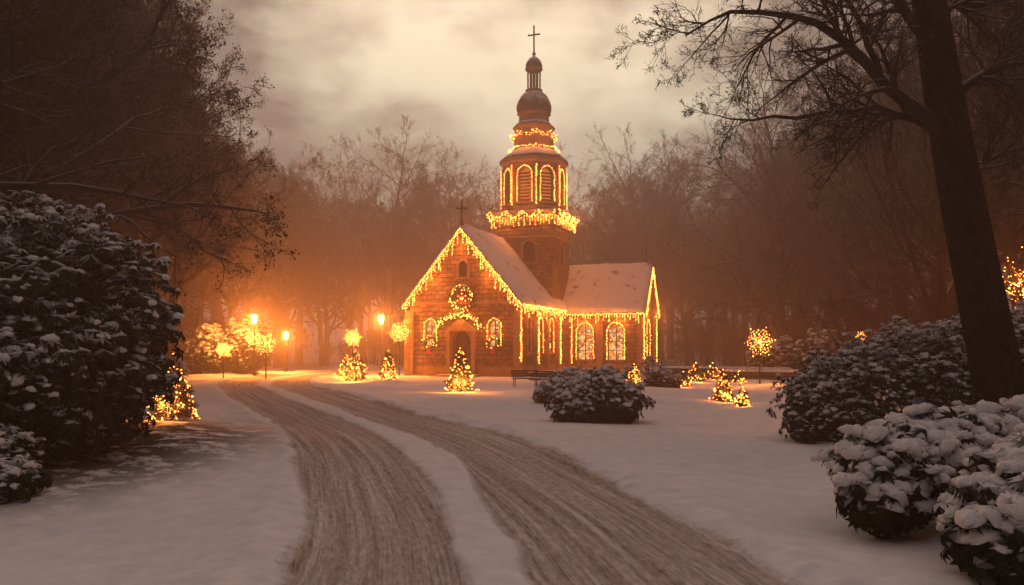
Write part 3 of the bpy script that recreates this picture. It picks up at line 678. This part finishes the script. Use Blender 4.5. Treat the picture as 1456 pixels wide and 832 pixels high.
for (pa,pb,o_) in (((ta-ex,tc-ex),(tb+ex,tc-ex),(0,-1,0)),((tb+ex,tc-ex),(tb+ex,td_+ex),(1,0,0)),((ta-ex,tc-ex),(ta-ex,td_+ex),(-1,0,0)),((ta-ex,td_+ex),(tb+ex,td_+ex),(0,1,0))):
    for k in range(4):
        a=np.array(pa)+(np.array(pb)-np.array(pa))*k/4; b_=np.array(pa)+(np.array(pb)-np.array(pa))*(k+1)/4
        swag((a[0],a[1],13.35),(b_[0],b_[1],13.35),0.45,o_)
    for k in range(24):
        t=(k+.5)/24; q=np.array([pa[0]+(pb[0]-pa[0])*t,pa[1]+(pb[1]-pa[1])*t,12.9])
        for j in range(int(2+5*abs(math.sin(k*1.7)))): B.append(q+np.array([0,0,-0.13*j])+np.array(o_)*0.02+RNG.normal(0,0.02,3))
for k in range(8):
    a0=math.pi/8+k*math.pi/4;a1=a0+math.pi/4; r=2.0
    swag((cu+r*math.cos(a0),cv+r*math.sin(a0),20.35),(cu+r*math.cos(a1),cv+r*math.sin(a1),20.35),0.3,(0,0,0),7,0.07)
    r=2.2; B.extend(samp([(cu+r*math.cos(a0),cv+r*math.sin(a0),19.05),(cu+r*math.cos(a1),cv+r*math.sin(a1),19.05)],0.11,0.05))
    r=R8+0.22; B.extend(samp([(cu+r*math.cos(a0),cv+r*math.sin(a0),14.0),(cu+r*math.cos(a0),cv+r*math.sin(a0),17.4)],0.10,0.02))
arc=[(-0.1+1.75*math.cos(t),-0.45,3.35+1.15*math.sin(t)) for t in np.linspace(math.pi*0.93,math.pi*0.07,22)]
gar.tube(arc,0.13,6)
for k in range(4): B.extend(samp(np.array(arc)+np.array([0,-0.14,0]),0.12,0.1))
def wreath(mbx,c,R,r,dens=60):
    c=np.array(c,float)
    pts=[c+np.array([R*math.cos(t),0,R*math.sin(t)]) for t in np.linspace(0,2*math.pi,29)]
    mbx.tube(pts,r,7)
    T_=np.array([[0,0,0],[0.03,0.02,0.5],[0,0,1],[-0.03,-0.02,0.5]]); n=420; t=RNG.uniform(0,2*np.pi,n); a=RNG.uniform(0,2*np.pi,n)
    rad=np.stack([np.cos(t),np.zeros(n),np.sin(t)],1); y=np.tile([0,1.0,0],(n,1)); d=rad*np.cos(a)[:,None]+y*np.sin(a)[:,None]
    P=c+rad*R+d*r*0.7; v,f=scatter(T_,np.array([[0,1,2,3]]),P,frames(d+RNG.normal(0,0.4,(n,3)),RNG),np.full(n,r*1.5)); 
    obj('wreath_needles',mesh_np('wreath_needles',v,[(f,0)],[M_needle]),church)
    n=int(R*dens); t=RNG.uniform(0,2*np.pi,n); rr=R+RNG.normal(0,r*0.6,n)
    for i in range(n): B.append(c+np.array([rr[i]*math.cos(t[i]),-r*1.15,rr[i]*math.sin(t[i])]))
wr=MB(); wreath(wr,(0,-0.22,5.75),0.85,0.2,60); wreath(wr,(-2.65,-0.2,2.5),0.42,0.14,30); wreath(wr,(2.5,-0.2,2.5),0.42,0.14,30)
obj('garlands',gar.mesh('garlands',[M_needle]),church); obj('wreath_rings',wr.mesh('wreath_rings',[M_needle]),church)
st=MB()
for k in range(6):
    a=math.pi/2+k*math.pi/3; st.prism([(0.5*math.cos(a),-0.2,5.75+0.5*math.sin(a)),(0.12*math.cos(a+0.5),-0.2,5.75+0.12*math.sin(a+0.5)),(0.0,-0.2,5.75),(0.12*math.cos(a-0.5),-0.2,5.75+0.12*math.sin(a-0.5))],(0,-0.05-0.003*k,0))
    B.extend(samp([(0.1*math.cos(a),-0.29,5.75+0.1*math.sin(a)),(0.48*math.cos(a),-0.29,5.75+0.48*math.sin(a))],0.25,0.01))
for x in (-2.65,2.5): st.prism([(x,-0.36,2.1),(x-0.2,-0.36,1.7),(x-0.05,-0.36,1.72),(x+0.1,-0.36,1.66),(x+0.2,-0.36,1.74)],(0,-0.02,0))
obj('red_ribbons',st.mesh('red_ribbons',[M_ribbon]),church)
bulbs('fairy_lights',B,0.043,church)
PW=2.4
for (p,w) in [((0,-0.8,9.4),55),((-2.3,-0.8,7.2),75),((2.3,-0.8,7.2),75),((-0.1,-1.0,4.7),80),((-2.65,-0.9,3.2),40),((2.5,-0.9,3.2),40),
   ((W2+1.0,2.0,4.5),80),((W2+1.0,6.5,4.5),120),((6.6,v0-0.9,4.2),100),((9.4,v0-0.9,4.3),100),((u1+0.9,vm,5.0),200),
   ((cu-1.6,tc-1.0,13.0),50),((cu+1.6,tc-1.0,13.0),50),((tb+1.0,cv,13.0),90),((ta-1.0,cv,13.2),60),
   ((cu,tc-0.6,15.4),28),((tb+0.5,cv,15.5),28),((ta-0.5,cv,15.5),20),((cu-0.8,cv-2.6,19.9),16),((cu+1.9,cv-2.0,19.9),20)]:
    plight('string_light',p,w*PW,church)

# ------------------------------------------------------------------ christmas trees
def xmas(x,y,h,r,seed,nb=150,power=25,name='lit_christmas_tree'):
    rng=np.random.default_rng(seed); p=empty(name,(x,y,tz(x,y)-0.03))
    T_=MB(); T_.lathe([(0.05*h/2+0.02,0),(0.01,h)],7); obj('trunk',T_.mesh('trunk',[M_barkbig]),p)
    n=1500; z=h*(0.06+0.94*(1-np.sqrt(rng.uniform(0,1,n)))); t=rng.uniform(0,2*np.pi,n); tier=0.8+0.2*np.cos(z/h*26)
    prof=lambda z,t:(r*(1-z/h)**0.85)*(0.85+0.15*np.sin(t*5+z*9)+0.1*np.sin(t*3-z*5))
    rr=prof(z,t)*tier*rng.uniform(0.35,1.0,n)**0.5+0.02
    P=np.stack([rr*np.cos(t),rr*np.sin(t),z],1); d=np.stack([np.cos(t),np.sin(t),np.full(n,-0.15)],1)+rng.normal(0,0.3,(n,3))
    K=[];F_=[]
    for k in range(7):
        a=k*2.4; o=len(K); zz=k*0.13; K+=[(0,0,zz),(0.35*math.cos(a),0.35*math.sin(a),zz+0.3),(0.06*math.cos(a+1.2),0.06*math.sin(a+1.2),zz+0.12)]; F_.append((o,o+1,o+2))
    o=len(K); K+=[(0.03,0,0),(-0.03,0,0),(0,0,1.1)]; F_.append((o,o+1,o+2))
    v,f=scatter(np.array(K),np.array(F_),P,frames(d,rng),rng.uniform(0.7,1.3,n)*0.17*(h/2)**0.5); obj('branches',mesh_np('branches',v,[(f,0)],[M_needle]),p)
    z=h*(0.04+0.96*(1-np.sqrt(rng.uniform(0,1,nb)))); t=rng.uniform(0,2*np.pi,nb); rr=prof(z,t)*rng.uniform(0.85,1.1,nb)+0.05
    Q=np.stack([rr*np.cos(t),rr*np.sin(t),z],1); Q=np.vstack([Q,[[0,0,h+0.05]]*2])
    bulbs('fairy_lights',Q,0.017+0.00033*y,p)
    if power:
        plight('string_light',(0,-r*0.85,h*0.3),power,p,0.03)
for i,(x,y,h,r,w) in enumerate([(-9.35,22,1.8,0.72,130),(-2.6,40,2.15,0.85,300),(-10.4,53,2.0,1.1,300),(-8.0,51.5,1.9,0.7,200),(6.9,45,1.3,0.65,70),(8.75,33,1.3,0.5,60),(8.75,30.2,0.7,0.3,25),(-11.6,56,1.6,0.9,130)]):
    xmas(x,y,h,r,100+i,nb=int(40+60*h),power=w)
for i,(x,y,s) in enumerate([(9.9,46,0.7),(11.2,48.5,1.0),(12.6,50,0.9),(13.7,48,0.55)]): xmas(x,y,0.9*s+0.2,0.8*s,140+i,nb=int(36*s),power=50*s,name='lit_shrub')

# snowflake light ornaments, and one small lamp built as a tiny snowflake
def snowflake(x,y,zc,R,seed,w):
    g=tz(x,y); p=empty('snowflake_light',(x,y,g)); zc-=g
    m=MB(); m.lathe([(0.05,-0.1),(0.03,max(zc-R*0.2,0.3))],7); wire=m; Q=[]
    dirs=[]
    for k in range(12): 
        a=k*math.pi/6+0.1; dirs.append((math.cos(a),0.0,math.sin(a),1.0 if k%2==0 else 0.8))
    for k in range(8):
        a=k*math.pi/4; dirs.append((0.62*math.cos(a),0.78 if k%2 else -0.78,0.62*math.sin(a),0.8))
    for dx,dy,dz,l in dirs:
        e=np.array([dx,dy,dz])*R*l; c=np.array([0,0,zc]); wire.tube([c,c+e],0.012,4); Q+=samp([c+e*0.12,c+e],0.13*R/0.6,0.01)
        s=np.cross(e,[0,1,0]) ; s=s/ (np.linalg.norm(s)+1e-9)
        for f in (0.6,):
            for sg in(-1,1): 
                q=c+e*f; q2=c+e*(f+0.25)+s*sg*R*0.2; wire.tube([q,q2],0.009,4); Q+=samp([q,q2],0.12*R/0.6,0.005)
    obj('frame',wire.mesh('frame',[M_iron]),p); bulbs('bulbs',Q,0.034*max(y,30)/50*(1 if R>0.3 else 0.5),p); plight('glow_core',(0,-0.05,zc),w,p,0.05)
for i,(x,y,z,R,w) in enumerate([(14.0,45,2.5,0.9,1300),(-20.3,56,2.0,0.6,550),(-17.3,56,2.45,0.85,1000),(-8.5,60,3.3,0.9,1000),(-11.6,58,2.85,0.7,550),(-19.5,60,2.9,0.75,450),(10.95,25,2.6,0.16,120)]):
    snowflake(x,y,z,R,200+i,w)
p=empty('fairy_light_cluster',(15.9,25,tz(15.9,25))); 
Q=RNG.normal(0,1,(130,3))*np.array([0.45,0.4,0.45])+np.array([0,0,4.0]); bulbs('bulbs',Q,0.02,p); plight('string_light',(0,0,4.0),400,p,0.02); 
tt=MB(); tt.tube([(0.1,0,-0.1),(0,0.05,2),(0.1,0,4.6)],[0.07,0.05,0.02]); 
for k in range(14): 
    a=k*2.4; z=2.8+k*0.12; tt.tube([(0.05,0,z),(0.5*math.cos(a),0.5*math.sin(a),z+0.3),(0.8*math.cos(a+.2),0.8*math.sin(a+.2),z+0.5)],[0.03,0.02,0.008],5)
obj('stem',tt.mesh('stem',[M_bark]),p)

def lamp(x,y,h,w=1.0):
    p=empty('street_lamp',(x,y,tz(x,y))); m=MB()
    m.lathe([(0.16,-0.1),(0.16,0.25),(0.11,0.32),(0.1,0.7),(0.06,0.8),(0.045,h-0.75),(0.07,h-0.7),(0.05,h-0.62),(0.12,h-0.55)],10)
    m.lathe([(0.27,h-0.02),(0.3,h+0.02),(0.2,h+0.12),(0.08,h+0.2),(0.03,h+0.24),(0.05,h+0.3),(0.01,h+0.38)],8)
    for k in range(6):
        a=k*math.pi/3; m.tube([(0.13*math.cos(a),0.13*math.sin(a),h-0.55),(0.24*math.cos(a),0.24*math.sin(a),h-0.02)],0.012,4)
    m.tube([(-0.28,0,h-0.95),(0.28,0,h-0.95)],0.018,5)
    obj('post',m.mesh('post',[M_iron]),p)
    g=MB(); g.lathe([(0.13,h-0.55),(0.24,h-0.04)],6); obj('lantern_glass',g.mesh('lantern_glass',[M_lamp]),p)
    s=MB(); s.lathe([(0.28,h+0.045),(0.2,h+0.17),(0.08,h+0.24)],8); obj('snow_cap',s.mesh('snow_cap',[M_snow],True),p)
    plight('lamp_light',(0,-0.4,h-0.3),3000*w,p,0.12,(1.0,0.26,0.035))
lamp(-9.85,60,4.45,1.0); lamp(-19.4,60,4.5,1.2); lamp(-19.0,67,3.3,1.2)

def swall(name,pts,h,t):
    p=empty(name); m=MB(); s=MB()
    for (a,b_) in zip(pts[:-1],pts[1:]):
        L=math.dist(a,b_); n=max(1,int(L/0.5)); d=np.array([b_[0]-a[0],b_[1]-a[1]])/L; q=np.array([-d[1],d[0]])
        zz0=min(tz(*a),tz(*b_))-0.05
        for row in range(3):
            for k in range(n):
                c0=np.array(a)+d*(L*(k+0.5*(row%2)*0.6)/n); l=L/n-0.02; z0=row*h/3+0.004; z1=(row+1)*h/3-0.012; tt_=t/2+random.uniform(-0.03,0.03)
                P=[c0-q*tt_,c0+d*l-q*tt_,c0+d*l+q*tt_,c0+q*tt_]
                m.prism([(v_[0],v_[1],zz0+z0) for v_ in P],(0,0,z1-z0))
        zz=zz0+h
        for k in range(n*2):
            c0=np.array(a)+d*(L*(k+0.5)/(2*n)); s.lathe([(0.26+random.random()*0.05,zz-0.03),(0.24,zz+0.06),(0.12,zz+0.11+random.random()*0.03)],8,(c0[0],c0[1],0))
    obj('stones',m.mesh('stones',[M_wallstone]),p); obj('snow_cap',s.mesh('snow_cap',[M_snow],True),p)
swall('low_stone_wall',[(8.6,57),(13,55.5),(18.5,53)],0.75,0.45)
swall('low_stone_wall',[(13.5,50),(19.5,47.5)],0.6,0.45)
swall('low_stone_wall',[(1.2,52.5),(4.5,54.5),(7.3,56.5)],0.55,0.4)
def bench(x,y,rot):
    p=empty('park_bench',(x,y,tz(x,y)),rot); m=MB()
    for k in range(4): m.box(-0.75,0.75,-0.25+k*0.13,-0.15+k*0.13,0.43,0.47)
    for k in range(3): m.box(-0.75,0.75,0.27+k*0.02,0.30+k*0.02,0.55+k*0.13,0.64+k*0.13)
    obj('slats',m.mesh('slats',[M_wood]),p); l=MB()
    for sx_ in(-0.62,0.62):
        l.tube([(sx_,-0.2,0),(sx_,-0.22,0.42),(sx_,0.22,0.425),(sx_,0.36,0.9)],0.025,6); l.tube([(sx_,0.28,0),(sx_,0.2,0.42)],0.025,6); l.tube([(sx_,-0.22,0.42),(sx_,-0.22,0.65),(sx_,0.27,0.66)],0.02,6)
    obj('iron_legs',l.mesh('iron_legs',[M_iron]),p)
    s=MB(); s.box(-0.72,0.72,-0.24,0.2,0.474,0.53); o=obj('snow_cap',s.mesh('snow_cap',[M_snow]),p); bv=o.modifiers.new('b','BEVEL'); bv.width=0.025; bv.segments=2
bench(0.75,43.5,0.2); bench(1.9,44.5,-0.3)

# ------------------------------------------------------------------ fog: thin in the open foreground, thick from the church into the woods
def fog(name,dens,col,aniso,ec,es,bx):
    fm=bpy.data.materials.new(name); fm.use_nodes=True; nt=fm.node_tree; nt.nodes.clear()
    vs=N(nt,'ShaderNodeVolumeScatter'); vs.inputs['Color'].default_value=(*col,1); vs.inputs['Density'].default_value=dens; vs.inputs['Anisotropy'].default_value=aniso
    em=N(nt,'ShaderNodeEmission'); em.inputs[0].default_value=(*ec,1); em.inputs[1].default_value=es  # fog emits faint warm light of its own, standing in for scattered light
    ad=N(nt,'ShaderNodeAddShader'); nt.links.new(vs.outputs[0],ad.inputs[0]); nt.links.new(em.outputs[0],ad.inputs[1])
    o=N(nt,'ShaderNodeOutputMaterial'); nt.links.new(ad.outputs[0],o.inputs['Volume'])
    fb=MB(); fb.box(*bx); obj(name,fb.mesh(name,[fm]))
fog('thin_fog',0.0042,(1.0,0.80,0.69),0.45,(1,0.45,0.3),0.0001,(-120,120,-15,52,-8,40))
fog('fog_bank',0.0145,(1.0,0.80,0.69),0.5,(1,0.42,0.26),0.0006,(-120,120,52.02,160,-8,34))

# ------------------------------------------------------------------ sky world
w=bpy.data.worlds.new('World'); scene.world=w; w.use_nodes=True; nt=w.node_tree; nt.nodes.clear()
sky=N(nt,'ShaderNodeTexSky',sky_type='NISHITA'); sky.sun_disc=False; sky.sun_elevation=math.radians(5); sky.sun_rotation=math.radians(0); sky.dust_density=4
bg1=N(nt,'ShaderNodeBackground'); nt.links.new(sky.outputs[0],bg1.inputs[0]); bg1.inputs[1].default_value=0.006
g=N(nt,'ShaderNodeTexCoord').outputs['Generated']
dt=N(nt,'ShaderNodeVectorMath',operation='DOT_PRODUCT'); nt.links.new(g,dt.inputs[0]); dd=Vector((-0.01,0.88,0.475)).normalized(); dt.inputs[1].default_value=dd
mp=N(nt,'ShaderNodeMapping'); mp.inputs['Scale'].default_value=(1,1,2.0); nt.links.new(g,mp.inputs[0])
cl=noise(nt,mp.outputs[0],4.2,5,0.58)
f=math_(nt,'ADD',dt.outputs['Value'],math_(nt,'MULTIPLY',math_(nt,'SUBTRACT',cl,0.5),0.20))
c=ramp(nt,f,[(0.0,(0.05,0.036,0.034)),(0.75,(0.08,0.055,0.047)),(0.93,(0.21,0.14,0.11)),(0.99,(1.0,0.74,0.49))])
sz=N(nt,'ShaderNodeSeparateXYZ'); nt.links.new(g,sz.inputs[0])
zen=ramp(nt,sz.outputs[2],[(0.48,(0,0,0)),(0.9,(0.19,0.135,0.122))])
c=mix(nt,1.0,c,zen,'ADD')
bg2=N(nt,'ShaderNodeBackground'); nt.links.new(c,bg2.inputs[0]); bg2.inputs[1].default_value=1.6
ad=N(nt,'ShaderNodeAddShader'); nt.links.new(bg1.outputs[0],ad.inputs[0]); nt.links.new(bg2.outputs[0],ad.inputs[1])
o=N(nt,'ShaderNodeOutputWorld'); nt.links.new(ad.outputs[0],o.inputs[0])
sl=bpy.data.lights.new('sun','SUN'); sl.energy=0.10; sl.angle=math.radians(25); sl.color=(1,0.72,0.5)
so=bpy.data.objects.new('sun',sl); COL.objects.link(so); so.rotation_euler=Vector((0.0,0.88,0.475)).to_track_quat('Z','Y').to_euler()

cam=bpy.data.cameras.new('camera'); co=bpy.data.objects.new('camera',cam); COL.objects.link(co); scene.camera=co
co.location=(0,0,2.35); co.rotation_euler=(math.radians(90),0,0); cam.lens=28; cam.sensor_width=36; cam.shift_y=74/1456; cam.clip_end=1000; cam.clip_start=0.1
print('bulbs',len(B))
